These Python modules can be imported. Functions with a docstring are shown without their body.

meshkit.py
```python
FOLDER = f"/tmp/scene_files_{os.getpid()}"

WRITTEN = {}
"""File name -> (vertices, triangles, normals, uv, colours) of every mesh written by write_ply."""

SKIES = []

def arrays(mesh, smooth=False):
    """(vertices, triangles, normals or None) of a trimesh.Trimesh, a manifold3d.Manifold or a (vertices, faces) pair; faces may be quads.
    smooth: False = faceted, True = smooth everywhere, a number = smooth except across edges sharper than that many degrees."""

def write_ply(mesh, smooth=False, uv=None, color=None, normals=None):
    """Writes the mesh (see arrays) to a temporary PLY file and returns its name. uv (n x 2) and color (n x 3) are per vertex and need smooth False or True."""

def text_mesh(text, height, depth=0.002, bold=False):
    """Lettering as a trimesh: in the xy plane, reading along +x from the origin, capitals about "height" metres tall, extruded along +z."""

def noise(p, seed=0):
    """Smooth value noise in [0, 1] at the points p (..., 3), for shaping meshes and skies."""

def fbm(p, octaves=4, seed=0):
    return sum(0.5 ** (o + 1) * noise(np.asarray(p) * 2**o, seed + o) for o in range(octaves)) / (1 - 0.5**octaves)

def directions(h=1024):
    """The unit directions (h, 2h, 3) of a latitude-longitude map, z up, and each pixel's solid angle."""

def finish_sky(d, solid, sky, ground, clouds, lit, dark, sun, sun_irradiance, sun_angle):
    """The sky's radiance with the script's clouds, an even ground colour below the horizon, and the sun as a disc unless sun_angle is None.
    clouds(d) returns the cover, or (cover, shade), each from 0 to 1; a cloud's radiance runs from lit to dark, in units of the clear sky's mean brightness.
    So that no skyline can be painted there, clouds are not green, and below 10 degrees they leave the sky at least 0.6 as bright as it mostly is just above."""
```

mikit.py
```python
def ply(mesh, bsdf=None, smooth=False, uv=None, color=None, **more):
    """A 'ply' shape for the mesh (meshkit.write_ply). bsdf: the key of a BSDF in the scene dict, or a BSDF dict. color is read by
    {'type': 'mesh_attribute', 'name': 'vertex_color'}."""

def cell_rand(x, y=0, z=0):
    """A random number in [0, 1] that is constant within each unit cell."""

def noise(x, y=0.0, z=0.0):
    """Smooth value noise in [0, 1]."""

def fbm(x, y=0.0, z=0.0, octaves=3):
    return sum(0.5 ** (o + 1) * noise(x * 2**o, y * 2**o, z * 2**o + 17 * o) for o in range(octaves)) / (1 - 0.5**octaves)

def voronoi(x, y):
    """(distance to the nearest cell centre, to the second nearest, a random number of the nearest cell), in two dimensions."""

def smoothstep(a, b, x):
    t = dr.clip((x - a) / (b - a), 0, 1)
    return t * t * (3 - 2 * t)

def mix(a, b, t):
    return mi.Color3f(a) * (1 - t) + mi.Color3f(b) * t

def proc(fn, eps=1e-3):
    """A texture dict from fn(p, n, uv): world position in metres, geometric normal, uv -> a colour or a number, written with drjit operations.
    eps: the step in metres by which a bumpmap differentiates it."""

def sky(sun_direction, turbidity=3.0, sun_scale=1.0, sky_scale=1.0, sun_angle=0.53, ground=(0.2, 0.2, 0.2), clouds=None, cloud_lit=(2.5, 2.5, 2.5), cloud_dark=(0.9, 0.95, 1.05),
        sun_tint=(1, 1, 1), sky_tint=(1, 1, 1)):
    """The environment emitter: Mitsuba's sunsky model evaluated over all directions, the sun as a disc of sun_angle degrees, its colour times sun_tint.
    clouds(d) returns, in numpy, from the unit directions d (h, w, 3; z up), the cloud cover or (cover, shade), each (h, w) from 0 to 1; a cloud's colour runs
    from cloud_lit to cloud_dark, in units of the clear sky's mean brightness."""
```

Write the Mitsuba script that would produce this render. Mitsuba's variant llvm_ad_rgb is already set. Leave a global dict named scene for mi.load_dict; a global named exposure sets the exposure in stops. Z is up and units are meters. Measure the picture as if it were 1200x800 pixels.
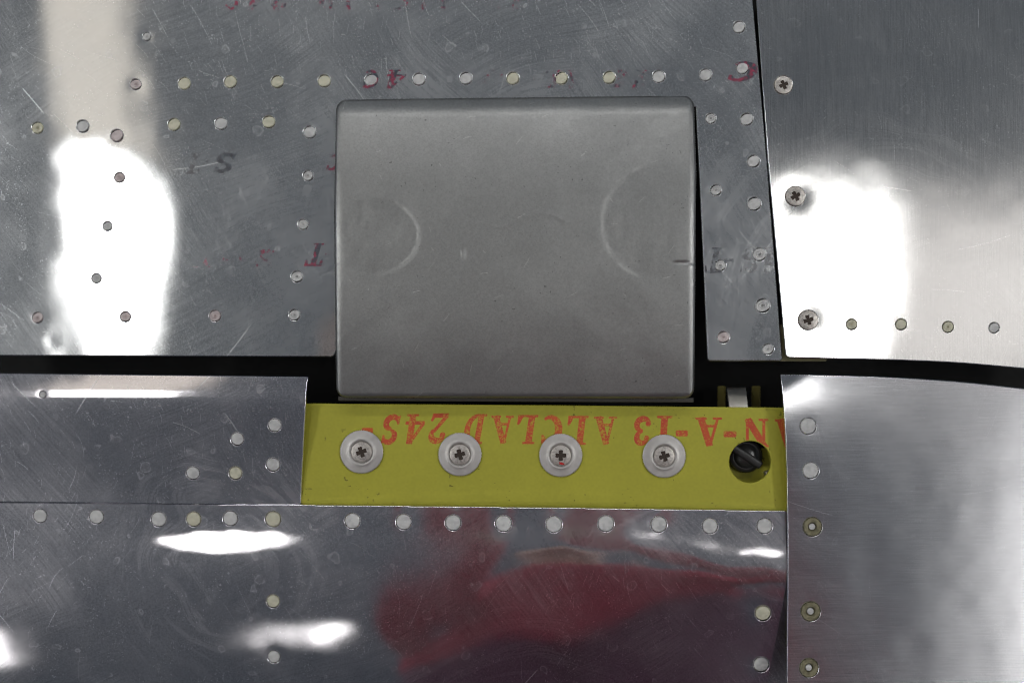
import math, random
import numpy as np
import trimesh, manifold3d
import shapely
from shapely.geometry import Polygon, LineString, Point, box
from shapely import affinity
from shapely.ops import unary_union
from scipy.spatial import Delaunay
from scipy.interpolate import RectBivariateSpline, RBFInterpolator
import scipy.sparse as sp
import scipy.sparse.linalg as spl
import drjit as dr
import mitsuba as mi
import mikit, meshkit
from mikit import noise, fbm, voronoi, cell_rand, smoothstep, mix, proc

T = mi.ScalarTransform4f
scene, labels = {}, {}
rng = np.random.default_rng(7)
random.seed(7)

# ------------------------------------------------------------------ camera, light, exposure
S = 0.2 / 600            # metres on the skin per photo pixel (photo 1200 x 800)
D = 0.45                 # camera height over the skin
exposure = 0.0
scene['camera'] = {'type': 'perspective', 'fov': 2 * math.degrees(math.atan(0.2 / D)), 'fov_axis': 'x',
                   'near_clip': 0.01, 'far_clip': 100.0,
                   'to_world': T().look_at(origin=[0, 0, D], target=[0, 0, 0], up=[0, 1, 0])}
H = 2.2                  # ceiling over the skin
# ceiling lamps, the last three added as unseen fill: name, x0, x1, y0, y1, radiance
LAMPS = [
    ('A', -1.03, -0.77, -0.03, 0.44, (6.5, 6.45, 6.25)),
    ('B', 0.61, 0.82, -0.04, 0.36, (6.5, 6.45, 6.25)),
    ('E', -1.60, -1.34, -1.55, -1.10, (4.0, 3.95, 3.85)),
    ('F', -0.72, -0.60, -1.42, -1.22, (4.5, 4.45, 4.3)),
    ('G', 1.40, 1.66, -1.05, -0.50, (3.0, 2.95, 2.85)),
    ('H', -1.4, 1.4, 2.3, 2.6, (12.0, 11.9, 11.7)),
    ('I', 2.1, 2.4, -0.8, 0.8, (20.0, 19.9, 19.5)),
    ('J', -2.5, -2.2, -0.8, 0.8, (20.0, 19.9, 19.5)),
]
GLOW_PANELS = [('C', -1.08, -0.72, 0.47, 1.60, (0.62, 0.56, 0.47)),
             ('D', 0.90, 1.70, -0.22, 0.36, (0.66, 0.63, 0.60))]  # added dim glowing panels, mirrored as the warm streak and the soft sheen


def P(px, py, d=0.0):
    """Photo pixel on the plane at height d (the aircraft's skin is nearly flat at d = 0)."""
    px, py, d = np.broadcast_arrays(np.asarray(px, float), np.asarray(py, float), np.asarray(d, float))
    k = S * (D - d) / D
    return np.stack([(px - 600) * k, (400 - py) * k, d], -1)


# ------------------------------------------------------------------ materials
def bsdf(name, d):
    scene[name] = d
    return name


def twos(d):
    return {'type': 'twosided', 'bsdf': d}


def rgb(*c):
    return {'type': 'rgb', 'value': list(c)}


def scratch_layer(x, y, cell, base, spread, lmax, width, seed, keep=0.5):
    """Straight random scratches: about one per cell, direction base +- spread (base may vary over the sheet)."""
    out = mi.Float(0)
    u, v = x / cell, y / cell
    iu, iv = dr.floor(u), dr.floor(v)
    for a in (-1, 0, 1):
        for b in (-1, 0, 1):
            cx, cy = iu + a, iv + b
            ex, ey = cx + cell_rand(cx, cy, seed), cy + cell_rand(cx, cy, seed + 1)
            ang = base + (cell_rand(cx, cy, seed + 2) - 0.5) * spread
            half = 0.5 * lmax / cell * (0.15 + 0.85 * dr.square(cell_rand(cx, cy, seed + 3)))
            dx, dy = u - ex, v - ey
            ca, sa = dr.cos(ang), dr.sin(ang)
            t = dx * ca + dy * sa
            bend = (cell_rand(cx, cy, seed + 6) - 0.5) * 0.5
            w = dr.abs(-dx * sa + dy * ca + bend * (t * t - half * half))
            r = cell_rand(cx, cy, seed + 4)
            m = (1 - smoothstep(0.4 * width / cell, width / cell, w)) * (1 - smoothstep(0.7 * half, half, dr.abs(t)))
            out = dr.maximum(out, dr.select(r < keep, m * (0.25 + 0.75 * cell_rand(cx, cy, seed + 5)), 0))
    return out


def wear(p, n, uv):
    """0..1: how much a spot of the skin is scratched or stained instead of polished."""
    x, y = p.x * 1000, p.y * 1000
    wx = x + 14 * (noise(x * 0.02, y * 0.02, 3) - 0.5)
    wy = y + 14 * (noise(x * 0.02, y * 0.02, 9) - 0.5)
    ang = 0.5 + 2.2 * noise(x * 0.012, y * 0.012, 5)
    s1 = scratch_layer(wx, wy, 4.5, ang, 0.7, 6.0, 0.10, 10, 0.6)
    s2 = scratch_layer(wx + 31, wy + 17, 13.0, ang + 0.3, 1.4, 18.0, 0.11, 40, 0.5)
    s3 = scratch_layer(x + 11, y + 7, 42.0, 0.9, 3.0, 40.0, 0.22, 70, 0.45)
    zone = 0.3 + 0.7 * smoothstep(0.4, 0.65, fbm(x * 0.025, y * 0.025, 3, octaves=2))
    # faint rubbing in arcs round a few centres
    def arc(cx, cy, r0, r1):
        dx, dy = wx + 9 * noise(x * 0.07, y * 0.07, cx) - cx, wy + 9 * noise(x * 0.07, y * 0.07, cy) - cy
        r, th = dr.sqrt(dx * dx + dy * dy), dr.atan2(dy, dx)
        f = noise(r * 5.0, th * 5.0, cx) * smoothstep(0.3, 0.8, noise(r * 0.35, th * 3.0, cy)) * 1.5
        return smoothstep(0.25, 0.75, f) * smoothstep(r0, r0 + 14, r) * (1 - smoothstep(r1 - 25, r1, r))
    a = 1.8 * arc(-108., -86., 4., 55.) + arc(150., 0., 30., 130.) + arc(10., -190., 30., 100.) 
    # dried drops
    d1, d2, w = voronoi(x / 11.0 + 0.16 * noise(x * 0.5, y * 0.5), y / 11.0 + 0.16 * noise(x * 0.5, y * 0.5, 4))
    rad = 0.02 + 0.16 * dr.abs(w - 0.55)/0.45
    ring = dr.exp(-dr.square((d1 - rad) / 0.025)) * smoothstep(0.4, 0.65, noise(x * 0.35, y * 0.35, 8))
    drop = dr.select(w > 0.6, 0.22 * ring + 0.10 * (1 - smoothstep(rad * 0.7, rad, d1)) * noise(x * 0.5, y * 0.5, 2), 0)
    cloud = fbm(x * 0.05, y * 0.05, 2, octaves=3)
    def rub(t, seed):
        hx, hy = wx * math.cos(t) + wy * math.sin(t), wy * math.cos(t) - wx * math.sin(t)
        return noise(hx * 0.08, hy * 2.4, seed) * 0.5 + noise(hx * 0.2, hy * 5.5, seed + 1) * 0.5
    sel = smoothstep(0.42, 0.58, noise(x * 0.022, y * 0.022, 21))
    hatch = rub(0.45, 12) * sel + rub(2.2, 15) * (1 - sel)
    dust = smoothstep(0.84, 0.92, noise(x * 2.2, y * 2.2, 6)) * smoothstep(0.5, 0.7, noise(x * 0.2, y * 0.2, 1))
    grain = noise(x * 2.6, y * 2.6, 4)
    return zone * (0.40 * s1 + 0.75 * s2 + 0.13 * a) + 0.8 * s3 + drop + 0.3 * dust + 0.22 * smoothstep(0.25, 0.95, cloud) * (0.2 + 0.8 * hatch) + 0.10 * zone * hatch + 0.09 * grain


def skin_bsdf(name, smooth_r, rough_r, base_w, gain, tint=(0.86, 0.87, 0.88), brush=None):
    def weight(p, n, uv):
        w = base_w + gain * wear(p, n, uv)
        if brush is not None:
            x, y = p.x * 1000, p.y * 1000
            u, v = (x, y) if brush == 'x' else (y, x)
            b = noise(u * 0.12, v * 5.0, 2) * 0.6 + noise(u * 0.5, v * 11.0, 7) * 0.4
            w = w + 0.10 * (b - 0.4)
        return dr.clip(w, 0, 1)
    return bsdf(name, {'type': 'twosided', 'bsdf': {
        'type': 'blendbsdf', 'weight': proc(weight),
        'a': {'type': 'roughconductor', 'material': 'none', 'distribution': 'beckmann', 'alpha': smooth_r, 'specular_reflectance': rgb(*tint)},
        'b': {'type': 'roughconductor', 'material': 'none', 'distribution': 'ggx', 'alpha': rough_r, 'specular_reflectance': rgb(*[min(0.95, c * 1.05) for c in tint])}}})


skin_bsdf('skin_polished', 0.010, 0.19, 0.12, 0.9)
skin_bsdf('skin_glossy', 0.014, 0.17, 0.07, 0.9, (0.87, 0.84, 0.88))  # faint violet tint puts the mirrored surroundings into the metal colour
skin_bsdf('skin_brushed', 0.028, 0.15, 0.10, 0.3, (0.88, 0.87, 0.86), 'y')
skin_bsdf('skin_satin', 0.055, 0.20, 0.10, 0.16, (0.82, 0.82, 0.85), 'x')


def metal(name, c, r, met=1.0):
    return bsdf(name, twos({'type': 'principled', 'base_color': rgb(*c), 'metallic': met, 'roughness': r}))


def spotted(c0, c1, f=900.0):
    return proc(lambda p, n, uv: mix(c0, c1, smoothstep(0.3, 0.75, fbm(p.x * f, p.y * f, p.z * f))))


bsdf('rivet_grey', twos({'type': 'principled', 'base_color': spotted((0.66, 0.66, 0.65), (0.48, 0.48, 0.48)), 'metallic': 0.15, 'roughness': 0.75}))
bsdf('rivet_gold', twos({'type': 'principled', 'base_color': spotted((0.68, 0.66, 0.52), (0.50, 0.49, 0.38)), 'metallic': 0.15, 'roughness': 0.75}))
bsdf('rivet_pink', twos({'type': 'principled', 'base_color': spotted((0.70, 0.62, 0.61), (0.48, 0.41, 0.41)), 'metallic': 0.15, 'roughness': 0.75}))
bsdf('rivet_olive', twos({'type': 'principled', 'base_color': spotted((0.27, 0.25, 0.16), (0.15, 0.14, 0.085)), 'metallic': 0.4, 'roughness': 0.55}))
metal('dark_hollow', (0.10, 0.09, 0.08), 0.6, 0.3)
bsdf('screw_steel', twos({'type': 'principled', 'base_color': spotted((0.72, 0.68, 0.64), (0.46, 0.43, 0.40), 1500), 'metallic': 0.9, 'roughness': 0.45}))
bsdf('washer_metal', twos({'type': 'principled', 'base_color': spotted((0.68, 0.66, 0.64), (0.58, 0.56, 0.54), 300), 'metallic': 0.9, 'roughness': 0.50}))
metal('recess_dark', (0.035, 0.022, 0.015), 0.6, 0.0)
metal('red_speck', (0.45, 0.02, 0.02), 0.5, 0.0)


def chromate(p, n, uv):
    x, y = p.x * 1000, p.y * 1000
    c = mix((0.425, 0.405, 0.045), (0.37, 0.355, 0.042), fbm(x * 0.06, y * 0.06, 1))
    c = c * (0.94 + 0.12 * fbm(x * 1.2, y * 1.2, 4))
    speck = smoothstep(0.90, 0.94, noise(x * 0.9, y * 0.9, 12)) * smoothstep(0.6, 0.7, noise(x * 0.11, y * 0.11, 3))
    return mix(c, (0.10, 0.08, 0.02), speck * 0.7)


bsdf('chromate_paint', twos({'type': 'principled', 'base_color': proc(chromate), 'roughness': 0.5, 'specular': 0.35}))


def stamp_ink(p, n, uv):
    """uv.x = 1 at the rim of a letter where the wet ink gathered, uv.y: how worn the letter is."""
    x, y = p.x * 1000, p.y * 1000
    ink = mix((0.56, 0.105, 0.035), (0.50, 0.075, 0.04), noise(x * 0.35, y * 0.35, 3))
    hole = smoothstep(0.52, 0.62, fbm(x * 2.4, y * 2.4, 9) + uv.y * 0.25 - 0.12) * (1 - 0.75 * uv.x)
    return mix(ink, mix((0.42, 0.34, 0.04), (0.60, 0.27, 0.05), 0.45), hole)


bsdf('stamp_ink', twos({'type': 'principled', 'base_color': proc(stamp_ink), 'roughness': 0.55, 'specular': 0.3}))


def faded(name, col):
    return bsdf(name, {'type': 'twosided', 'bsdf': {
        'type': 'blendbsdf', 'weight': proc(lambda p, n, uv: 0.55 * smoothstep(0.35, 0.65, fbm(p.x * 900, p.y * 900, 5)) * uv.x),
        'a': {'type': 'principled', 'base_color': rgb(0.84, 0.85, 0.86), 'metallic': 1.0, 'roughness': 0.14},
        'b': {'type': 'principled', 'base_color': rgb(*col), 'roughness': 0.5, 'specular': 0.3}}})


faded('ink_red', (0.46, 0.03, 0.09))
faded('ink_grey', (0.06, 0.05, 0.06))

# ------------------------------------------------------------------ mesh helpers
def add(key, mesh, mat, smooth=False, label=None, category=None, group=None, kind=None, **kw):
    base, k = key, 0
    while key in scene:
        k += 1
        key = f'{base}_{k:03d}'
    scene[key] = mikit.ply(mesh, mat, smooth=smooth, **kw)
    tag(key, label, category, group, kind)
    return key


def tag(key, label=None, category=None, group=None, kind=None):
    d = {k: v for k, v in (('label', label), ('category', category), ('group', group), ('kind', kind)) if v}
    if d:
        labels[key] = {**labels.get(key, {}), **d}


def add_arrays(key, v, f, n, mat, uv=None):
    base, k = key, 0
    while key in scene:
        k += 1
        key = f'{base}_{k:03d}'
    path = meshkit.write_ply((v, f), False, uv, None, normals=n)
    scene[key] = {'type': 'ply', 'filename': path, 'face_normals': n is None, 'bsdf': {'type': 'ref', 'id': mat}}
    return key


def lathe(profile, seg=40):
    """profile: (r, z) from the outside bottom to the axis on top; points with r = 0 are poles."""
    a = np.arange(seg) * 2 * np.pi / seg
    V, rows, F = [], [], []
    for r, z in profile:
        if r <= 0:
            rows.append([len(V)] * seg); V.append((0, 0, z))
        else:
            rows.append(list(range(len(V), len(V) + seg))); V += [(r * math.cos(t), r * math.sin(t), z) for t in a]
    for p, q in zip(rows[:-1], rows[1:]):
        for i in range(seg):
            j = (i + 1) % seg
            if p[i] != p[j]:
                F.append((p[i], p[j], q[j]))
            if q[i] != q[j]:
                F.append((p[i], q[j], q[i]))
    return trimesh.Trimesh(np.array(V, float), np.array(F), process=False)


def man(mesh):
    return manifold3d.Manifold(manifold3d.Mesh(np.asarray(mesh.vertices, np.float32), np.asarray(mesh.faces, np.uint32)))


# --- a smooth height field from wished slopes (what each spot of the sheet should mirror)
def slope_for(px, py, target):
    p = P(px, py)
    c, t = np.array([0, 0, D]) - p, np.array(target, float) - p
    h = c / np.linalg.norm(c) + t / np.linalg.norm(t)
    return -h[0] / h[2], -h[1] / h[2]


def solve_height(x0, x1, y0, y1, controls, anchors=(), step=10.0, smooth=0.002):
    """controls: (px, py, (tx, ty[, tz]) mirrored point or ('s', hx, hy) slope per +x, +y); anchors: (px, py, height in px, weight).
    The wished slopes are spread over the sheet as thin-plate splines and the height that comes nearest to them is solved for."""
    nx, ny = int((x1 - x0) / step) + 1, int((y1 - y0) / step) + 1
    xs, ys = np.linspace(x0, x1, nx), np.linspace(y0, y1, ny)
    dx, dy = xs[1] - xs[0], ys[1] - ys[0]
    want = {}
    for px, py, t, *_ in controls:
        want[(px, py)] = (t[1], t[2]) if t[0] == 's' else slope_for(px, py, t if len(t) == 3 else (*t, H))
    at, val = np.array(list(want)) / 100.0, np.array(list(want.values()))
    rbf = RBFInterpolator(at, val, smoothing=smooth, kernel='thin_plate_spline')
    gx, gy = np.meshgrid(xs, ys, indexing='ij')
    hx = rbf(np.stack([gx.ravel() + dx / 2, gy.ravel()], 1) / 100)[:, 0].reshape(nx, ny)
    hy = rbf(np.stack([gx.ravel(), gy.ravel() + dy / 2], 1) / 100)[:, 1].reshape(nx, ny)
    idx = np.arange(nx * ny).reshape(nx, ny)
    a0, a1, b0, b1 = idx[:-1].ravel(), idx[1:].ravel(), idx[:, :-1].ravel(), idx[:, 1:].ravel()
    na, nb = len(a0), len(b0)
    rows = np.concatenate([np.arange(na)] * 2 + [na + np.arange(nb)] * 2)
    cols = np.concatenate([a0, a1, b0, b1])
    vals = np.concatenate([np.full(na, -1 / dx), np.full(na, 1 / dx), np.full(nb, -1 / dy), np.full(nb, 1 / dy)])
    rhs = np.concatenate([hx[:-1].ravel(), -hy[:, :-1].ravel()])
    r, rr, rc, rv, rb = na + nb, [], [], [], []
    for px, py, h, *w in anchors:
        i, j = int(round((px - x0) / dx)), int(round((py - y0) / dy))
        rr.append(r); rc.append(idx[np.clip(i, 0, nx - 1), np.clip(j, 0, ny - 1)]); rv.append(0.02 * (w[0] if w else 1)); rb.append(h * rv[-1])
        r += 1
    A = sp.csr_matrix((np.concatenate([vals, rv]), (np.concatenate([rows, rr]), np.concatenate([cols, rc]))), shape=(r, nx * ny))
    x = spl.spsolve((A.T @ A + 1e-9 * sp.eye(nx * ny)).tocsc(), A.T @ np.concatenate([rhs, rb]))
    f = RectBivariateSpline(xs, ys, x.reshape(nx, ny))
    return lambda px, py: f.ev(np.clip(px, x0, x1), np.clip(py, y0, y1)) * S


class Sheet:
    """A bent metal sheet: an outline on the photo's plane, a height function, dimples round its rivets, bevelled edges and a thickness."""

    def __init__(self, outline, h, z0, rivets=(), step=4.0, t=0.0009, bevel=1.2, ripple=0.0, seed=0):
        self.outline, self.h0, self.z0, self.rivets, self.step, self.t, self.bevel = outline, h, z0, list(rivets), step, t, bevel
        self.ripple, self.seed = ripple, seed

    def h(self, px, py):
        px, py = np.asarray(px, float), np.asarray(py, float)
        z = self.z0 + self.h0(px, py)
        if self.ripple:
            q = np.stack([px / 60, py / 60, np.full_like(px, 0.5)], -1)
            z = z + self.ripple * S * (meshkit.noise(q, self.seed) - 0.5) + 0.35 * self.ripple * S * (meshkit.noise(q * 2.3, self.seed + 5) - 0.5)
        for x, y, r, depth in self.rivets:
            rr = np.hypot(px - x, py - y)
            m = rr < 4 * r
            if m.any():
                z = np.array(z)
                z[m] -= depth * S * np.exp(-(rr[m] / (1.55 * r))**2 * 1.2)
        return z

    def pos(self, px, py):
        return P(px, py, self.h(px, py))

    def normal(self, px, py, e=0.6):
        a = self.pos(px + e, py) - self.pos(px - e, py)
        b = self.pos(px, py - e) - self.pos(px, py + e)
        n = np.cross(a, b)
        return n / np.linalg.norm(n, axis=-1, keepdims=True)

    def build(self, key, mat):
        # every rivet and screw sits in a hole of its own
        cut = self.outline.difference(unary_union([Point(x, y).buffer(0.97 * r + 0.25, quad_segs=5) for x, y, r, _ in self.rivets]))
        inner = cut.buffer(-self.bevel, join_style='mitre', quad_segs=5)
        loops = [np.array(inner.exterior.coords)[:-1]] + [np.array(i.coords)[:-1] for i in inner.interiors]
        dense = []
        for L in loops:
            ring = LineString(np.vstack([L, L[:1]]))
            c = np.array(shapely.segmentize(ring, self.step * 0.8).coords)[:-1]
            area = np.sum(c[:, 0] * np.roll(c[:, 1], -1) - np.roll(c[:, 0], -1) * c[:, 1])
            dense.append(c if area > 0 else c[::-1])
        if len(dense) > 1:   # holes run the other way round
            dense = [dense[0]] + [c[::-1] for c in dense[1:]]
        x0, y0, x1, y1 = inner.bounds
        gx, gy = np.meshgrid(np.arange(x0, x1, self.step), np.arange(y0, y1, self.step), indexing='ij')
        g = np.stack([gx.ravel(), gy.ravel()], 1)
        safe = inner.buffer(-self.step * 0.55)
        g = g[shapely.contains_xy(safe, g[:, 0], g[:, 1])]
        rings = []
        for x, y, r, _ in self.rivets:
            g = g[np.hypot(g[:, 0] - x, g[:, 1] - y) > 2.5 * r]
            for q, n in ((0.0, 1), (0.55, 8), (1.0, 14), (1.35, 18), (1.75, 22), (2.2, 26)):
                a = np.arange(n) / n * 2 * np.pi + q
                rings.append(np.stack([x + q * r * np.cos(a), y + q * r * np.sin(a)], 1))
        if rings:
            rp = np.vstack(rings)
            g = np.vstack([g, rp[shapely.contains_xy(safe, rp[:, 0], rp[:, 1])]])
        pts = np.vstack(dense + [g])
        tri = Delaunay(pts).simplices
        cen = pts[tri].mean(1)
        tri = tri[shapely.contains_xy(inner, cen[:, 0], cen[:, 1])]
        a, b, c = pts[tri[:, 0]], pts[tri[:, 1]], pts[tri[:, 2]]
        cr = (b[:, 0] - a[:, 0]) * (c[:, 1] - a[:, 1]) - (b[:, 1] - a[:, 1]) * (c[:, 0] - a[:, 0])
        tri = tri[np.abs(cr) > 1e-6]
        cr = cr[np.abs(cr) > 1e-6]
        tri = np.where((cr > 0)[:, None], tri[:, ::-1], tri)     # photo y runs down
        top, nt = self.pos(pts[:, 0], pts[:, 1]), self.normal(pts[:, 0], pts[:, 1])
        V, N, F = [top], [nt], [tri]
        at = len(top)
        # bottom
        V.append(top - nt * self.t); N.append(-nt); F.append(tri[:, ::-1] + at)
        at += len(top)
        k = 0
        for c in dense:
            m = len(c)
            d = np.roll(c, -1, 0) - np.roll(c, 1, 0)
            o = np.stack([d[:, 1], -d[:, 0]], 1)
            o /= np.linalg.norm(o, axis=1, keepdims=True) + 1e-12
            ti, tn = top[k:k + m], nt[k:k + m]
            out = c + o * self.bevel
            w = np.stack([o[:, 0], -o[:, 1], o[:, 0] * 0], 1)
            edge = P(out[:, 0], out[:, 1], ti[:, 2] - 0.8 * self.bevel * S)
            bot = edge - tn * max(self.t - 0.8 * self.bevel * S, 1e-4)
            bn = tn + w
            bn /= np.linalg.norm(bn, axis=1, keepdims=True)
            i, j = np.arange(m), (np.arange(m) + 1) % m
            for A, B, n1, n2 in ((ti, edge, (tn + bn), (bn + w)), (edge, bot, w, w)):
                V += [A, B]
                N += [n1 / np.linalg.norm(n1, axis=1, keepdims=True), n2 / np.linalg.norm(n2, axis=1, keepdims=True)]
                F += [np.stack([i, j, j + m], 1) + at, np.stack([i, j + m, i + m], 1) + at]
                at += 2 * m
            k += m
        V, N, F = np.vstack(V), np.vstack(N), np.vstack(F)
        # make every triangle agree with its normals
        fn = np.cross(V[F[:, 1]] - V[F[:, 0]], V[F[:, 2]] - V[F[:, 0]])
        bad = (fn * N[F].sum(1)).sum(1) < 0
        F[bad] = F[bad][:, ::-1]
        self.key = add_arrays(key, V, F, N, mat)
        return self.key

    def frame(self, px, py, lift=0.0, spin=0.0, sx=1.0, sy=1.0, sz=1.0):
        px, py = np.array([float(px)]), np.array([float(py)])
        o, n = self.pos(px, py)[0], self.normal(px, py, 2.0)[0]
        x = np.array([math.cos(spin), math.sin(spin), 0.0])
        x -= n * (x @ n); x /= np.linalg.norm(x)
        y = np.cross(n, x)
        k = (D - o[2]) / D
        m = np.eye(4)
        m[:3, 0], m[:3, 1], m[:3, 2], m[:3, 3] = x * sx * k, y * sy * k, n * sz, o + n * lift
        return T(m)


def place(key, proto, mat, matrix):
    base, k = key, 0
    while key in scene:
        k += 1
        key = f'{base}_{k:03d}'
    scene[key] = {**proto, 'bsdf': {'type': 'ref', 'id': mat}, 'to_world': matrix}
    return key


# --- rivets and screws, modelled once at a radius of one photo pixel
def proto(mesh, smooth=35):
    return mikit.ply(mesh, None, smooth=smooth)


u = S
RIVET = proto(lathe([(0, -1.5 * u), (0.9 * u, -1.5 * u), (0.95 * u, -0.05 * u), (0.88 * u, 0.05 * u), (0.6 * u, 0.075 * u), (0, 0.085 * u)], 28))
RIVET_PIP = proto(lathe([(0, -1.5 * u), (0.9 * u, -1.5 * u), (0.95 * u, -0.04 * u), (0.88 * u, 0.06 * u), (0.62 * u, 0.04 * u), (0.52 * u, -0.06 * u), (0.42 * u, 0.05 * u),
                         (0.28 * u, 0.05 * u), (0.22 * u, -0.35 * u), (0, -0.45 * u)], 28))
RIVET_RIM = proto(lathe([(0, -1.5 * u), (0.9 * u, -1.5 * u), (0.95 * u, -0.02 * u), (0.92 * u, 0.06 * u), (0.84 * u, 0.10 * u), (0.5 * u, 0.115 * u), (0.12 * u, 0.12 * u), (0.06 * u, 0.09 * u), (0, 0.085 * u)], 28))
RIVET_RING = proto(lathe([(0, -1.5 * u), (0.92 * u, -1.5 * u), (0.97 * u, -0.02 * u), (0.92 * u, 0.09 * u), (0.55 * u, 0.09 * u), (0.46 * u, 0.0), (0.42 * u, -0.35 * u), (0, -0.35 * u)], 28))
RIVET_CORE = proto(lathe([(0, -0.5 * u), (0.34 * u, -0.5 * u), (0.34 * u, -0.10 * u), (0.25 * u, -0.05 * u), (0, -0.05 * u)], 20))


def cross_shape(k=1.0):
    a = []
    for q in range(4):
        arm = Polygon([(-0.11, 0), (0.11, 0), (0.20, 0.38), (0.17, 0.50), (-0.17, 0.50), (-0.20, 0.38)])
        a.append(affinity.rotate(arm, 90 * q, origin=(0, 0)))
    g = unary_union(a).buffer(0.05).buffer(-0.03).simplify(0.01)
    return affinity.scale(g, k, k, origin=(0, 0))


head = man(lathe([(0, -2.0), (0.8, -2.0), (0.97, -0.12), (1.0, -0.03), (0.97, 0.03), (0.85, 0.07), (0.5, 0.11), (0, 0.13)], 48))
cut = manifold3d.Manifold.extrude(manifold3d.CrossSection([np.array(cross_shape().exterior.coords)[:0:-1]]), 1.0).translate((0, 0, -0.10))
hm = (head - cut).to_mesh()
HEAD = proto(trimesh.Trimesh(hm.vert_properties[:, :3] * u, hm.tri_verts), 30)
cm = trimesh.creation.extrude_polygon(cross_shape(0.98), 0.05, engine='earcut')
cm.apply_translation((0, 0, -0.085)); cm.apply_scale(u)
RECESS = proto(cm, False)
WASHER = proto(lathe([(0.0, -0.12), (0.96, -0.12), (1.0, -0.08), (1.0, -0.03), (0.965, 0.02), (0.90, 0.035), (0.72, 0.045), (0.66, 0.075), (0.60, 0.10), (0.555, 0.085),
                      (0.50, 0.0), (0.47, -0.10), (0.0, -0.10)], 64).apply_scale(u), 25)


def rivets(sheet, parent, spots, mats, kind='plain', ellipse=0.0):
    for i, (x, y, r, *m) in enumerate(spots):
        mat = m[0] if m else mats[i % len(mats)]
        kd = m[1] if len(m) > 1 else kind
        pr = {'plain': RIVET, 'pip': RIVET_PIP, 'ring': RIVET_RING, 'rim': RIVET_RIM}[kd]
        e = ellipse * rng.uniform(0.5, 1.2)
        key = place(parent + '__rivet', pr, mat, sheet.frame(x, y, 0.3 * 0.00012, math.radians(30 + rng.uniform(-12, 12)) if ellipse else rng.uniform(0, 6), r * (1 + e), r * (1 - e), r))
        if kd == 'ring':
            place(key + '__core', RIVET_CORE, 'rivet_grey', sheet.frame(x, y, 0.3 * 0.00012, 0, r, r, r))


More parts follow.
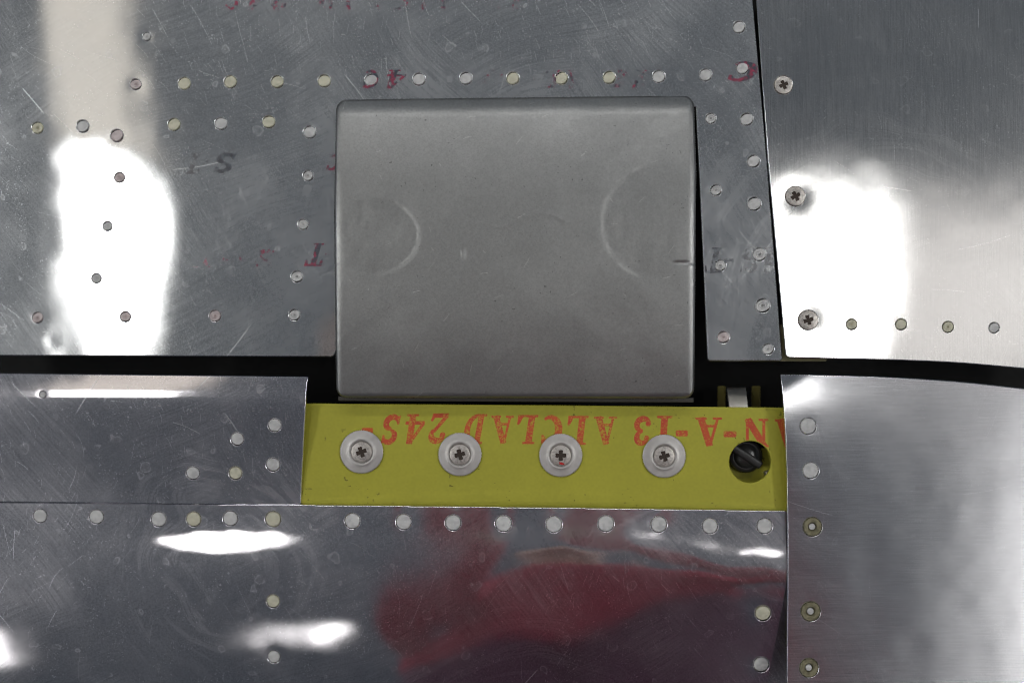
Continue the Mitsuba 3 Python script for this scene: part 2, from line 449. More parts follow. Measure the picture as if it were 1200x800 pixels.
def screw(sheet, parent, x, y, r, lift, spin):
    key = place(parent + '__screw', HEAD, 'screw_steel', sheet.frame(x, y, lift, spin, r, r, r * 0.8))
    place(key + '__recess', RECESS, 'recess_dark', sheet.frame(x, y, lift, spin, r, r, r * 0.8))
    return key


# ------------------------------------------------------------------ glyphs: a slanted stencil-like serif stamp
def ln(p, q, w):
    return LineString([p, q]).buffer(w / 2, cap_style='flat')


def arcline(cx, cy, rx, ry, a0, a1, w0, w1=None, n=22):
    """An arc whose stroke swells from w0 to w1 in its middle."""
    w1 = w0 if w1 is None else w1
    t = np.linspace(0, 1, n)
    a = np.radians(a0 + (a1 - a0) * t)
    w = w0 + (w1 - w0) * np.sin(np.pi * t)
    c = np.stack([cx + rx * np.cos(a), cy + ry * np.sin(a)], 1)
    d = np.gradient(c, axis=0)
    nrm = np.stack([-d[:, 1], d[:, 0]], 1)
    nrm /= np.linalg.norm(nrm, axis=1, keepdims=True)
    return Polygon(np.vstack([c + nrm * w[:, None] / 2, (c - nrm * w[:, None] / 2)[::-1]])).buffer(0)


def srf(x0, x1, y, t=0.06):
    return box(x0, y, x1, y + t)


GLYPH = {
    'A': [ln((0.08, 0.0), (0.33, 1.0), 0.07), ln((0.34, 1.0), (0.62, 0.0), 0.2), ln((0.16, 0.30), (0.5, 0.30), 0.07), srf(-0.04, 0.24, 0), srf(0.44, 0.78, 0)],
    'N': [ln((0.13, 0), (0.13, 1), 0.075), ln((0.11, 1.0), (0.63, 0.0), 0.2), ln((0.64, 0), (0.64, 1), 0.075), srf(0, 0.28, 0), srf(-0.02, 0.2, 0.94), srf(0.5, 0.79, 0.94)],
    '1': [ln((0.3, 0), (0.3, 1), 0.2), srf(0.06, 0.54, 0), Polygon([(0.3, 1), (0.06, 0.86), (0.08, 0.79), (0.25, 0.84)])],
    '3': [arcline(0.28, 0.73, 0.21, 0.215, 165, -90, 0.09, 0.2), arcline(0.28, 0.27, 0.25, 0.225, 90, -160, 0.09, 0.22), Point(0.10, 0.76).buffer(0.09), Point(0.08, 0.22).buffer(0.1)],
    'L': [ln((0.2, 0), (0.2, 1), 0.2), srf(0, 0.4, 0.94), srf(0, 0.66, 0), Polygon([(0.66, 0), (0.66, 0.32), (0.60, 0.32), (0.5, 0.06), (0.5, 0)])],
    'C': [arcline(0.42, 0.5, 0.31, 0.44, 50, 305, 0.07, 0.22), Polygon([(0.66, 0.98), (0.66, 0.68), (0.61, 0.68), (0.5, 0.88), (0.58, 0.93)])],
    'D': [ln((0.2, 0), (0.2, 1), 0.2), srf(0, 0.3, 0.94), srf(0, 0.3, 0), arcline(0.28, 0.5, 0.38, 0.465, -90, 90, 0.06, 0.2)],
    '2': [arcline(0.3, 0.72, 0.22, 0.225, 170, -40, 0.09, 0.2), ln((0.45, 0.62), (0.08, 0.10), 0.11), box(0.03, 0, 0.56, 0.14), Polygon([(0.56, 0), (0.60, 0.26), (0.54, 0.26), (0.46, 0.1)]), Point(0.12, 0.74).buffer(0.09)],
    '4': [ln((0.42, 0), (0.42, 1), 0.18), ln((0.05, 0.30), (0.40, 0.97), 0.08), box(0.02, 0.24, 0.62, 0.34), srf(0.24, 0.6, 0)],
    'S': [arcline(0.3, 0.74, 0.2, 0.2, 20, 262, 0.08, 0.2), arcline(0.3, 0.27, 0.215, 0.21, 95, -165, 0.09, 0.21), Polygon([(0.54, 1), (0.54, 0.7), (0.49, 0.7), (0.42, 0.9)]), Polygon([(0.04, 0), (0.04, 0.32), (0.09, 0.32), (0.16, 0.1)])],
    'T': [ln((0.33, 0), (0.33, 1), 0.19), srf(0.14, 0.52, 0), srf(0, 0.66, 0.93), Polygon([(0, 1), (0, 0.7), (0.05, 0.7), (0.12, 0.94)]), Polygon([(0.66, 1), (0.66, 0.7), (0.61, 0.7), (0.54, 0.94)])],
    '-': [box(0, 0, 0.42, 0.2).buffer(-0.05).buffer(0.05)],
}
GLYPH = {k: unary_union(v).buffer(0.012).buffer(-0.004).simplify(0.006) for k, v in GLYPH.items()}


def glyph(ch, x0, x1, y0, y1, slant=0.0):
    """The letter turned upside down into the photo box x0..x1, y0..y1."""
    g = affinity.skew(GLYPH[ch], xs=slant, origin=(0, 0))
    a, b, c, d = g.bounds
    g = affinity.translate(g, -a, -b)
    # upside down: letter x grows to the left in the photo, letter y grows downwards
    return affinity.affine_transform(g, [-(x1 - x0) / (c - a), 0, 0, (y1 - y0) / (d - b), x1, y0])


def ink(key, polys, sheet, mat, lift, worn=0.0, rim=0.0):
    """Flat print laid on a sheet: thin faces a hair above it; uv.x marks the rim."""
    V, F, UV, at = [], [], [], 0
    polys = [g for q in polys for g in getattr(q, 'geoms', [q])]
    layers = []
    for g in polys:
        core = g.buffer(-rim) if rim else None
        if rim and not core.is_empty:
            layers += [(q, 0.0) for q in getattr(core, 'geoms', [core])]
            r = g.difference(core)
            layers += [(q, 1.0) for q in getattr(r, 'geoms', [r])]
        else:
            layers.append((g, 1.0))
    for g, e in layers:
        if g.is_empty or g.geom_type != 'Polygon' or g.area < 0.05:
            continue
        v, f = trimesh.creation.triangulate_polygon(shapely.segmentize(g.simplify(0.05), 4.0), engine='earcut')
        V.append(P(v[:, 0], v[:, 1], sheet.h(v[:, 0], v[:, 1]) + lift)); F.append(np.asarray(f) + at)
        UV.append(np.tile([e, worn], (len(v), 1)))
        at += len(v)
    if not V:
        return None
    V, F, UV = np.vstack(V), np.vstack(F), np.vstack(UV)
    fn = np.cross(V[F[:, 1]] - V[F[:, 0]], V[F[:, 2]] - V[F[:, 0]])
    F[fn[:, 2] < 0] = F[fn[:, 2] < 0][:, ::-1]
    N = sheet.normal(*((600 + V[:, 0] / S, 400 - V[:, 1] / S)))
    return add_arrays(key, V, F, N, mat, UV)


# ------------------------------------------------------------------ sheets of the skin
def curve(pts, n=24):
    """A smooth open curve through the points."""
    from scipy.interpolate import PchipInterpolator
    p = np.array(pts, float)
    x = np.linspace(p[0, 0], p[-1, 0], n)
    return list(zip(x, PchipInterpolator(p[:, 0], p[:, 1])(x)))


def rounded(poly, r):
    return poly.buffer(-r, join_style='mitre').buffer(r, quad_segs=6)


LA = dict((n, (0.5 * (a + b), 0.5 * (c + d))) for n, a, b, c, d, _ in LAMPS)
M = 130     # how far the sheets run on beyond the frame

# --- upper left skin
UL = rounded(Polygon([(-M, -M), (871, -M), (882, 0), (899, 190), (917, 423), (829, 423), (818.5, 190), (815, 126), (398, 126), (398, 400), (391, 418), (120, 417), (-M, 416)]), 4)
G_, Au, Pk = 'rivet_grey', 'rivet_gold', 'rivet_pink'
ul_riv = [(172, 43, 4.5, G_, 'pip'), (159, 99, 6, Pk, 'pip'), (216, 98, 7, Au), (270, 96, 7, Au), (325, 96, 7, Au), (380, 95, 7, Au), (44, 150, 6.5, Au, 'pip'),
          (97, 148, 7, G_), (137, 159, 7, Pk), (204, 146, 7, Au), (259, 145, 7, G_), (315, 143, 7, Au), (363, 155, 7, G_), (361, 206, 5.6, G_, 'pip'),
          (140, 208, 5.5, Pk, 'pip'), (126, 265, 5, G_, 'pip'), (355, 263, 5.8, G_, 'pip'), (435, 94, 7, G_), (491, 93, 7, G_), (546, 92, 7, G_),
          (601, 92, 7, Au), (658, 92, 7, Au), (714, 91, 7, Au), (772, 90, 7, G_), (866, 32, 6.8, G_), (870, 80, 6.8, G_), (827, 88, 7, G_),
          (833, 139, 5.8, G_, 'pip'), (875, 140, 7, G_), (883, 189, 7, G_), (839, 223, 6, G_, 'pip'), (884, 239, 7.6, G_), (890, 298, 7.6, G_, 'pip'),
          (844, 311, 6.2, G_, 'pip'), (894, 358, 8, G_, 'pip'), (848, 395, 6.5, Pk, 'pip'), (900, 409, 6.2, G_, 'pip'), (113, 326, 5.2, G_, 'pip'),
          (44, 372, 6, Pk, 'pip'), (147, 371, 5.6, Pk, 'pip'), (252, 370, 6.3, Pk, 'pip'), (348, 324, 6.3, G_, 'pip'), (345, 369, 6.3, G_, 'pip')]
a = LAMPS[0]; c = GLOW_PANELS[0]
ul_h = solve_height(-M, 930, -M, 430, [
    (104, 300, (a[1], 0.2), 2), (216, 300, (a[2], 0.2), 2), (100, 245, (a[1], 0.32), 2), (212, 245, (a[2], 0.34), 2), (112, 200, (a[1] + .03, a[4]), 2), (140, 188, (-0.9, a[4]), 2), (172, 200, (a[2] - .03, a[4]), 2), (97, 208, (a[1], 0.41)),
    (110, 360, (a[1], 0.08), 2), (203, 360, (a[2], 0.08), 2), (116, 410, (a[1], 0.0), 2), (178, 410, (a[2], 0.0), 2),
    (38, 10, (c[1], 1.05)), (112, 10, (c[2], 1.05)), (52, 70, (c[1], 0.85)), (128, 60, (c[2], 0.85)), (68, 130, (c[1], 0.65)), (168, 105, (c[2], 0.7), 2), (146, 150, (c[2], 0.55), 2), (90, 160, (c[1], 0.53)),
    (-80, 100, (-1.5, 0.7)), (-80, 380, (-1.6, 0.1)), (0, 250, (-1.25, 0.3)), (0, 400, (-1.25, 0.03)), (260, 40, (-0.45, 1.0)), (270, 250, (-0.5, 0.3)), (300, 400, (-0.45, 0.0)), (380, 300, (-0.3, 0.2)),
    (450, 50, (-0.2, 0.9)), (600, 50, (0, 0.9)), (750, 50, (0.2, 0.9)), (600, 120, (0, 0.6)), (860, 40, (0.42, 1.0)), (860, 200, (0.40, 0.45)), (860, 300, (0.42, 0.2)), (870, 400, (0.42, 0.0)),
    (200, 20, (-0.55, 1.05), 2), (200, 70, (-0.55, 0.85), 2), (215, 140, (-0.60, 0.62), 2), (10, 40, (-1.25, 0.95), 2), (20, 130, (-1.22, 0.68), 2), (250, 300, (-0.6, 0.2), 2), (30, 300, (-1.2, 0.2), 2),
], [(400, 60, 0), (60, 400, 0), (870, 400, 0)])
ul = Sheet(UL, ul_h, 0.0014, [(x, y, r, 0.10) for x, y, r, *_ in ul_riv], ripple=0.35, seed=3)
k_ul = ul.build('aluminium_skin_panel', 'skin_polished')
tag(k_ul, 'large polished riveted aluminium skin panel around the grey cover, upper left', 'panel')
rivets(ul, k_ul, ul_riv, [G_], ellipse=0.10)

# --- upper right skin
UR = rounded(Polygon([(875, -M), (886, 0), (900, 190), (921, 419)] + curve([(1000, 421), (1100, 424), (1200, 432), (1200 + M, 447)]) + [(1200 + M, -M)]), 5)
ur_riv = [(998, 380, 6, Au, 'pip'), (1056, 380, 6.2, Au), (1111, 383, 6.2, Au, 'pip'), (1165, 384, 5.8, G_)]
ur_scr = [(918, 100, 10.5), (932, 230, 11.3), (947, 375, 11.3)]
b = LAMPS[1]; d = GLOW_PANELS[1]
ur_h = solve_height(870, 1200 + M, -M, 460, [
    (906, 330, (b[1], 0.16), 2), (1033, 330, (b[2], 0.16), 2), (1028, 270, (b[2], 0.3), 2), (965, 228, (0.7, b[4]), 2), (1005, 240, (0.82, b[4]), 2), (930, 260, (b[1], 0.3), 1), (915, 400, (b[1], 0.0), 2), (1030, 400, (b[2], 0.0), 2),
    (1060, 225, (1.0, d[4]), 1), (1120, 240, (1.2, d[4])), (1200, 245, (1.45, d[4])), (1060, 400, (1.0, 0.0)), (1200, 410, (1.45, -0.1)), (1300, 330, (1.9, 0.1)),
    (900, 60, (0.55, 0.95)), (905, 160, (0.6, 0.55)), (1040, 80, (0.9, 0.95)), (1180, 60, (1.3, 1.0)), (1180, 160, (1.4, 0.62)), (1040, 160, (0.9, 0.62)),
], [(920, 300, 0), (1150, 300, 0), (1000, 60, 0)])
ur = Sheet(UR, ur_h, 0.0020, [(x, y, r, 0.10) for x, y, r, *_ in ur_riv] + [(x, y, r, 0.75) for x, y, r in ur_scr], ripple=0.4, seed=11)
k_ur = ur.build('aluminium_skin_panel', 'skin_brushed')
tag(k_ur, 'brushed aluminium skin panel held by three cross screws, upper right', 'panel')
rivets(ur, k_ur, ur_riv, [Au], ellipse=0.08)
for (x, y, r), sp_ in zip(ur_scr, (0.4, 0.5, 0.3)):
    screw(ur, k_ur, x, y, r, 0.00026, sp_)

# --- lower left skin with its rolled lip
LL = Polygon([(-M, 436), (0, 437), (200, 439), (362, 441), (360, 452), (357, 500), (354, 560), (353, 592), (0, 588), (-M, 587)])
ll_riv = [(322, 498, 7.6, G_), (278, 514, 7.4, G_), (226, 554, 7.4, G_), (276, 554, 7.4, Au), (320, 544, 7.8, G_), (50, 462, 3.6, G_)]
ctl = []
for x in range(-M, 380, 30):
    tx = -0.9 + (x - 138) * 0.0025
    ctl += [(x, 437, ('s', 0, -0.30), 1), (x, 450, (tx, 0.85), 1), (x, 458, (tx, 0.40), 2), (x, 464, (tx, 0.0), 2), (x, 472, (tx, -0.45), 2), (x, 485, (tx, -0.75), 1), (x, 520, (-0.85 + (x - 180) / 500, -0.88)), (x, 560, (-0.85 + (x - 180) / 500, -0.92)), (x, 585, (-0.85 + (x - 180) / 500, -0.75))]
ll_h = solve_height(-M, 380, 430, 600, ctl, [(100, 590, 0, 3), (350, 590, 0, 3), (-100, 590, 0, 3)], step=5.0)
ll = Sheet(LL, ll_h, -0.0012, [(x, y, r, 0.12) for x, y, r, *_ in ll_riv], step=3.5, ripple=0.35, seed=21)
k_ll = ll.build('aluminium_skin_panel', 'skin_glossy')
tag(k_ll, 'narrow glossy aluminium skin with rolled upper lip, left of the yellow strip', 'panel')
rivets(ll, k_ll, ll_riv, [G_])

# --- bottom skin
BO = Polygon([(-M, 586), (0, 588), (354, 591), (640, 594), (921, 598), (926, 598), (926, 800 + M), (-M, 800 + M)])
bo_riv = [(47, 604, 7.8, G_), (113, 605, 8.2, G_), (186, 608, 8.6, G_), (227, 608, 8.4, Au), (270, 607, 8.6, G_), (320, 608, 9, Au), (413, 610, 9, G_), (473, 611, 9, G_), (531, 612, 9, G_),
          (590, 613, 9.3, G_), (649, 614, 9.3, G_), (710, 613, 9.3, G_), (772, 614, 9.3, G_), (832, 616, 9, G_), (896, 616, 9, G_), (320, 704, 7.4, Au), (321, 769, 7.2, G_),
          (894, 718, 9, Au), (892, 778, 9, G_)]
e, f_, g_ = LAMPS[2], LAMPS[3], LAMPS[4]
ctl = []
for x in range(-M, 940, 40):
    X = (x - 600) * S * 5.9
    wa, wb = math.exp(-((x - 265) / 95)**2), math.exp(-((x - 890) / 75)**2)
    X = X * (1 - wa - wb) + wa * (-0.9 + (x - 265) * 0.0019) + wb * (0.73 + (x - 890) * 0.0022)
    m = 0.85 * math.exp(-((x - 265) / 80)**2) + 0.50 * math.exp(-((x - 885) / 55)**2)
    yo = 17 * math.exp(-((x - 890) / 75)**2) - 12 * math.exp(-((x - 660) / 120)**2)
    ctl += [(x, 600, ('s', 0, 0.0), 1), (x, 612, ('s', 0, 0.0), 1), (x, 623 + yo, (X, -0.32 + 0.6 * m)), (x, 633 + yo, (X, -0.24 + m)), (x, 643 + 0.9 * yo, (X, -0.32 + 0.7 * m))]
# then it falls away towards the photographer
for x, y, t in [(600, 648, (0.0, -0.54, 0.80)), (660, 644, (0.06, -0.54, 0.80)), (740, 646, (0.15, -0.54, 0.78)), (820, 662, (0.25, -0.52, 0.80)), (905, 676, (0.32, -0.54, 0.80)), (545, 685, (-0.10, -0.57, 0.78)), (510, 740, (-0.12, -0.62, 0.66)), (480, 800, (-0.12, -0.70, 0.52)),
                (640, 700, (0.1, -0.60, 0.62)), (760, 690, (0.2, -0.58, 0.64)), (870, 700, (0.32, -0.58, 0.62)), (600, 760, (0.02, -0.66, 0.45)), (720, 760, (0.15, -0.66, 0.45)), (870, 775, (0.30, -0.64, 0.56)), (720, 840, (0.15, -0.7, 0.30)),
                (490, 690, (-0.20, -0.9)), (470, 760, (-0.26, -1.2)), (450, 700, (-0.34, -0.75)),
                (-50, 752, (e[1], -1.3)), (60, 752, (e[2], -1.3)), (10, 737, (-1.47, e[4])), (10, 769, (-1.47, e[3])), (10, 690, (-1.46, -0.75)), (10, 800, (-1.47, -1.9)), (10, 860, (-1.47, -2.4)),
                (398, 760, (f_[1], -1.3)), (436, 760, (f_[2], -1.3)), (417, 746, (-0.67, f_[4])), (417, 774, (-0.67, f_[3])), (417, 715, (-0.67, -0.82)), (417, 800, (-0.67, -1.9)), (450, 880, (-0.6, -2.6)),
                *[(x, y, (-1.33 + 0.0013 * (x - 65), Y)) for x in (75, 160, 245, 330, 365) for y, Y in ((665, -0.5), (700, -0.8), (750, -1.25), (800, -1.8), (860, -2.4))]]:
    ctl.append((x, y, t, 2))
bo_h = solve_height(-M, 940, 580, 800 + M, ctl, [(x, 592, 0, 4) for x in range(-M, 940, 60)], step=6.0)
bo = Sheet(BO, bo_h, 0.0, [(x, y, r, 0.24) for x, y, r, *_ in bo_riv], step=3.6, ripple=0.3, seed=31)
k_bo = bo.build('aluminium_skin_panel', 'skin_glossy')
tag(k_bo, 'mirror bright aluminium skin curving away below the yellow strip, reflecting red', 'panel')
rivets(bo, k_bo, bo_riv, [G_], 'rim')

# --- lower right skin
LR = Polygon(curve([(914, 438), (1000, 440), (1100, 445), (1200, 455), (1200 + M, 472)]) + [(1200 + M, 800 + M), (920, 800 + M), (922, 780), (923, 640), (922, 560), (920, 505), (917, 465)])
lr_riv = [(947, 499, 9.6, G_), (950, 551, 9.4, G_), (952, 617, 11, 'rivet_olive', 'ring'), (950, 716, 11.4, 'rivet_olive', 'ring'), (948, 782, 11, 'rivet_olive', 'ring')]
ctl = []
for x in [920, 932, 946, 960, *range(985, 1200 + M, 35)]:
    q = (x - 920) / 280
    k = min(max((x - 922) / 28, 0), 1)
    X = 0.00197 * (x - 600) + 0.1 * k
    if x < 1120:
        ctl += [(x, 442 + 18 * q * q, (X, 1.4 * (1 - k) - 0.30 * k)), (x, 460 + 18 * q * q, (X, 0.7 * (1 - k) - 0.33 * k)), (x, 480 + 15 * q, (X, 0.1 * (1 - k) - 0.37 * k)),
                (x, 530, (X, -0.46)), (x, 620, (X, -0.58)), (x, 760, (X, -0.70)), (x, 850, (X, -0.78))]
ctl += [(1182, 600, (g_[1], -0.60)), (1182, 780, (g_[1], -0.95)), (1250, 690, (g_[2], -0.75)), (1215, 575, (1.53, g_[4])), (1215, 840, (1.53, g_[3])),
        (1200, 460, (1.40, -0.34)), (1200, 500, (1.42, -0.40)), (1300, 480, (1.7, -0.36)), (1310, 700, (1.9, -0.75))]
lr_h = solve_height(905, 1200 + M, 430, 800 + M, ctl, [(925, 600, 0, 3), (925, 800, 0, 3)], step=6.0)
lr = Sheet(LR, lr_h, 0.0016, [(x, y, r, 0.25) for x, y, r, *_ in lr_riv], step=3.6, ripple=0.5, seed=41)
k_lr = lr.build('aluminium_skin_panel', 'skin_satin')
tag(k_lr, 'satin brushed aluminium skin with olive hollow rivets down its left edge, lower right', 'panel')
rivets(lr, k_lr, lr_riv, [G_])

# ------------------------------------------------------------------ yellow-green strip
hole = Point(879, 541).buffer(24.5, quad_segs=16)
YE = Polygon([(320, 472), (357, 472.5), (640, 474.5), (918, 477.5), (945, 478), (945, 620), (320, 620)]).difference(hole)
flat = lambda px, py: np.zeros(np.broadcast(px, py).shape)  # noqa: E731
ye = Sheet(YE, flat, -0.0024, step=9.0, t=0.0012, bevel=0.9)
k_ye = ye.build('yellow_strip', 'chromate_paint')
tag(k_ye, 'yellow-green painted metal strip with red stamped lettering and a round hole', 'strip')
for ch, x0, x1, y0, y1, sl, worn in [('-', 424, 437, 501, 508, 0, 0.0), ('S', 446, 470, 485, 521, 14, 0.2), ('4', 475, 498, 485, 520, 8, 0.35), ('2', 502, 526, 484, 520, 10, 0.3),
                                     ('D', 544, 571, 485, 520, 12, 0.45), ('A', 576, 602, 486, 520, 0, 0.5), ('L', 606, 631, 486, 520, 8, 0.3), ('C', 634, 659, 486, 521, 4, 0.55),
                                     ('L', 665, 690, 487, 521, 6, 0.45), ('A', 696, 723, 487, 521, 0, 0.6), ('3', 743, 763, 487, 522, 6, 0.1), ('1', 770, 788, 487, 522, 4, 0.05),
                                     ('-', 792, 806, 504, 511, 0, 0.1), ('A', 815, 846, 488, 523, 0, 0.0), ('-', 848, 863, 505, 512, 0, 0.1), ('N', 870, 901, 489, 525, 0, 0.0), ('A', 908, 938, 490, 526, 0, 0.1)]:
    g = glyph(ch, x0, x1, y0, y1, sl)
    g = g.difference(hole.buffer(1.2))
    ink(k_ye + '__letter', [g], ye, 'stamp_ink', 0.00006, worn, 0.8)
for i, (x, y, sp_) in enumerate([(424, 529, 0.35), (539, 532, 0.25), (657, 533, 0.0), (778, 534, 0.3)]):
    place(k_ye + '__washer', WASHER, 'washer_metal', ye.frame(x, y, 0.0010, 0, 25.3, 25.3, 14))
    k = screw(ye, k_ye, x, y, 12.1, 0.00120, sp_)
    if i == 2:
        ink(k + '__red_paint_fleck', [Polygon([(655, 541), (660, 542), (662, 544.5), (656, 544)])], Sheet(YE, flat, -0.0024 + 0.00120), 'red_speck', 0.0005)

# ------------------------------------------------------------------ the cast cover
cover_out = rounded(Polygon([(394, 117), (813, 112), (816, 200), (813.5, 467), (394, 466), (391.5, 250)]), 13)
cz = 0.0105


def cover_h(px, py):
    px, py = np.asarray(px, float), np.asarray(py, float)
    z = np.zeros(np.broadcast(px, py).shape)
    # the top rolls over, the sides a little
    t = np.clip((139 - (py + (px - 394) * 5 / 419)) / 26, 0, 1)
    z = z - 15 * S * t**2.2 - 0.5 * S * 0.20 / 130 * np.clip(285 - py, 0, 170)**2 - 0.5 * S * 0.20 / 110 * np.clip(py - 330, 0, 140)**2
    e = np.minimum(px - 392, 815 - px)
    z = z - 3.0 * S * np.clip((9 - e) / 9, 0, 1)**2.2
    z = z - 3.0 * S * np.clip((py - 461) / 6, 0, 1)**2
    z = z + 2.5 * S * np.exp(-((px - 600) / 230)**2) * np.exp(-((py - 280) / 120)**2)
    # two ground-off spots
    def blend(cx, cy, rx, ry, x_side):
        r = np.hypot((px - cx) / rx, (py - cy) / ry)
        return 1 / (1 + np.exp((r - 1) * 55))
    g1 = blend(438, 277, 53, 44, 1)
    g2 = blend(775, 262, 69, 66, -1)
    z = z - 0.8 * S * g1 * np.clip((px - 405) / 60, 0, 1) - 0.7 * S * g2 * np.clip((790 - px) / 60, 0, 1)
    q = np.stack([px / 34, py / 34, px * 0], -1)
    z = z + 1.2 * S * (meshkit.fbm(q, 3, 5) - 0.5)
    q = np.stack([px / 7, py / 7, px * 0], -1)
    top = np.clip((230 - py) / 90, 0, 1) * (0.35 + 0.65 * np.clip((px - 560) / 200, 0, 1))
    z = z + (0.10 + 0.30 * top) * S * (meshkit.fbm(q, 2, 9) - 0.5)
    z = z - 0.9 * S * np.exp(-((px - 543) / 2.2)**2 - ((py - 297) / 7)**2) - 0.9 * S * np.exp(-((py - 308 - 0.06 * (px - 800)) / 1.6)**2) * np.clip((px - 784) / 10, 0, 1)
    # fine casting wrinkle across the middle
    wob = 262 + 8 * np.sin(px / 37) + 5 * np.sin(px / 13)
    z = z + 0.6 * S * np.exp(-((py - wob) / 2.2)**2) * ((px > 540) & (px < 665)) * meshkit.noise(np.stack([px / 14, px * 0, px * 0], -1), 2)
    return z


def spots(x, y):
    return (dr.sqrt(dr.square((x + 54) / 17.7) + dr.square((y - 41) / 14.6)), dr.sqrt(dr.square((x - 58.3) / 23) + dr.square((y - 46) / 22)))


def cover_col(p, n, uv):
    x, y = p.x * 1000, p.y * 1000
    m = fbm(x * 0.05, y * 0.05, 3)
    c = mix((0.385, 0.388, 0.384), (0.35, 0.353, 0.35), smoothstep(0.3, 0.7, m)) * (0.86 + 0.16 * noise(x * 3.0, y * 3.0, 2) + 0.12 * noise(x * 1.6, y * 1.6, 7))
    r1, r2 = spots(x + 0.8 * noise(x * 0.3, y * 0.3), y + 0.8 * noise(x * 0.3, y * 0.3, 3))
    rag = smoothstep(0.35, 0.7, noise(x * 0.35, y * 0.35, 6))
    e = dr.exp(-dr.square((r1 - 1.02) / 0.025)) * smoothstep(-52, -44, x) + dr.exp(-dr.square((r2 - 1.03) / 0.03)) * (1 - smoothstep(46, 52, x)) * 0.7
    sc = 0.5 * scratch_layer(x, y, 10.0, 1.2, 2.5, 6.0, 0.16, 90, 0.3) + 0.25 * e * rag
    speck = smoothstep(0.95, 0.97, noise(x * 1.3, y * 1.3, 15)) * smoothstep(0.45, 0.6, noise(x * 0.08, y * 0.08, 2))
    return mix(c * (1 - 0.5 * speck), (0.82, 0.82, 0.80), sc)


def cover_rough(p, n, uv):
    x, y = p.x * 1000, p.y * 1000
    r1, r2 = spots(x, y)
    g = dr.maximum(1 - smoothstep(0.95, 1.03, r1), 1 - smoothstep(0.95, 1.03, r2))
    return 0.48 - g * (0.02 + 0.05 * noise(x * 4.0, y * 0.15, 1)) + 0.06 * (noise(x * 2.5, y * 2.5, 5) - 0.5)


def cover_bump(p, n, uv):
    x, y = p.x * 1000, p.y * 1000
    r1 = dr.sqrt(dr.square((x + 54) / 22) + dr.square((y - 41) / 19))
    r2 = dr.sqrt(dr.square((x - 58.3) / 25) + dr.square((y - 46) / 22))
    g = dr.maximum(1 - smoothstep(0.7, 1.15, r1), 1 - smoothstep(0.7, 1.15, r2))
    pit = smoothstep(0.86, 0.93, noise(x * 1.1, y * 1.1, 3))
    return 3.0e-5 * (fbm(x * 2.2, y * 2.2, 1) * (1 - 0.6 * g)) + 0.45e-5 * g * noise(x * 3.5, y * 0.12, 7) - 2.0e-5 * pit


bsdf('cast_metal', twos({'type': 'bumpmap', 'map': proc(cover_bump, 1e-4), 'scale': 1.0,
                         'bsdf': {'type': 'principled', 'base_color': proc(cover_col), 'metallic': 1.0, 'roughness': proc(cover_rough)}}))
co = Sheet(cover_out, cover_h, cz, step=3.0, t=0.0195, bevel=2.2)
k_co = co.build('metal_cover', 'cast_metal')
tag(k_co, 'square matte grey cast metal cover with rounded top edge and ground spots', 'cover')
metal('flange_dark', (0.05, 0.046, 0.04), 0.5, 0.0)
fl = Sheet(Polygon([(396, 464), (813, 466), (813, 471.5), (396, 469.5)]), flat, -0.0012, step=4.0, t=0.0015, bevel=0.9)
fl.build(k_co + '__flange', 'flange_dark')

# ------------------------------------------------------------------ faded stamps on the skin
def stamp(sheet, parent, text, x0, x1, y0, y1, mat, keep, seed, slant=12, gap=0.25):
    """Upside-down lettering from x1 leftwards, most of it rubbed off: only the blots in keep survive."""
    r = np.random.default_rng(seed)
    n = len(text)
    w = (x1 - x0) / (n + gap * (n - 1))
    polys = []
    for i, ch in enumerate(text):
        if ch == ' ':
            continue
        xe = x1 - i * w * (1 + gap)
        h0, h1 = (y0, y1) if ch != '-' else (y0 + (y1 - y0) * 0.42, y0 + (y1 - y0) * 0.6)
        polys.append(glyph(ch, xe - w, xe, h0, h1, slant))
    blots = []
    for bx0, bx1, dens in keep:
        for _ in range(int((bx1 - bx0) * (y1 - y0) * dens / 9)):
            blots.append(Point(r.uniform(bx0, bx1), r.uniform(y0 - 1, y1 + 1)).buffer(r.uniform(0.4, 1.9), quad_segs=3))
    polys = [g.intersection(unary_union(blots)) for g in polys]
    polys = [g for g in polys if not g.is_empty]
    if polys:
        return ink(parent + '__faded_stamp', polys, sheet, mat, 0.00004)


def marks(sheet, parent, items, mat, holes, seed):
    """Single letters that are still readable, with a few rubbed-out spots."""
    r = np.random.default_rng(seed)
    for ch, x0, x1, y0, y1, sl in items:
        g = glyph(ch, x0, x1, y0, y1, sl)
        g = g.difference(unary_union([Point(r.uniform(x0, x1), r.uniform(y0, y1)).buffer(r.uniform(0.6, 2.2), quad_segs=3) for _ in range(holes)]))
        g = g.intersection(sheet.outline.buffer(-1.5))
        if not g.is_empty:
            ink(parent + '__faded_stamp', [g], sheet, mat, 0.00004)


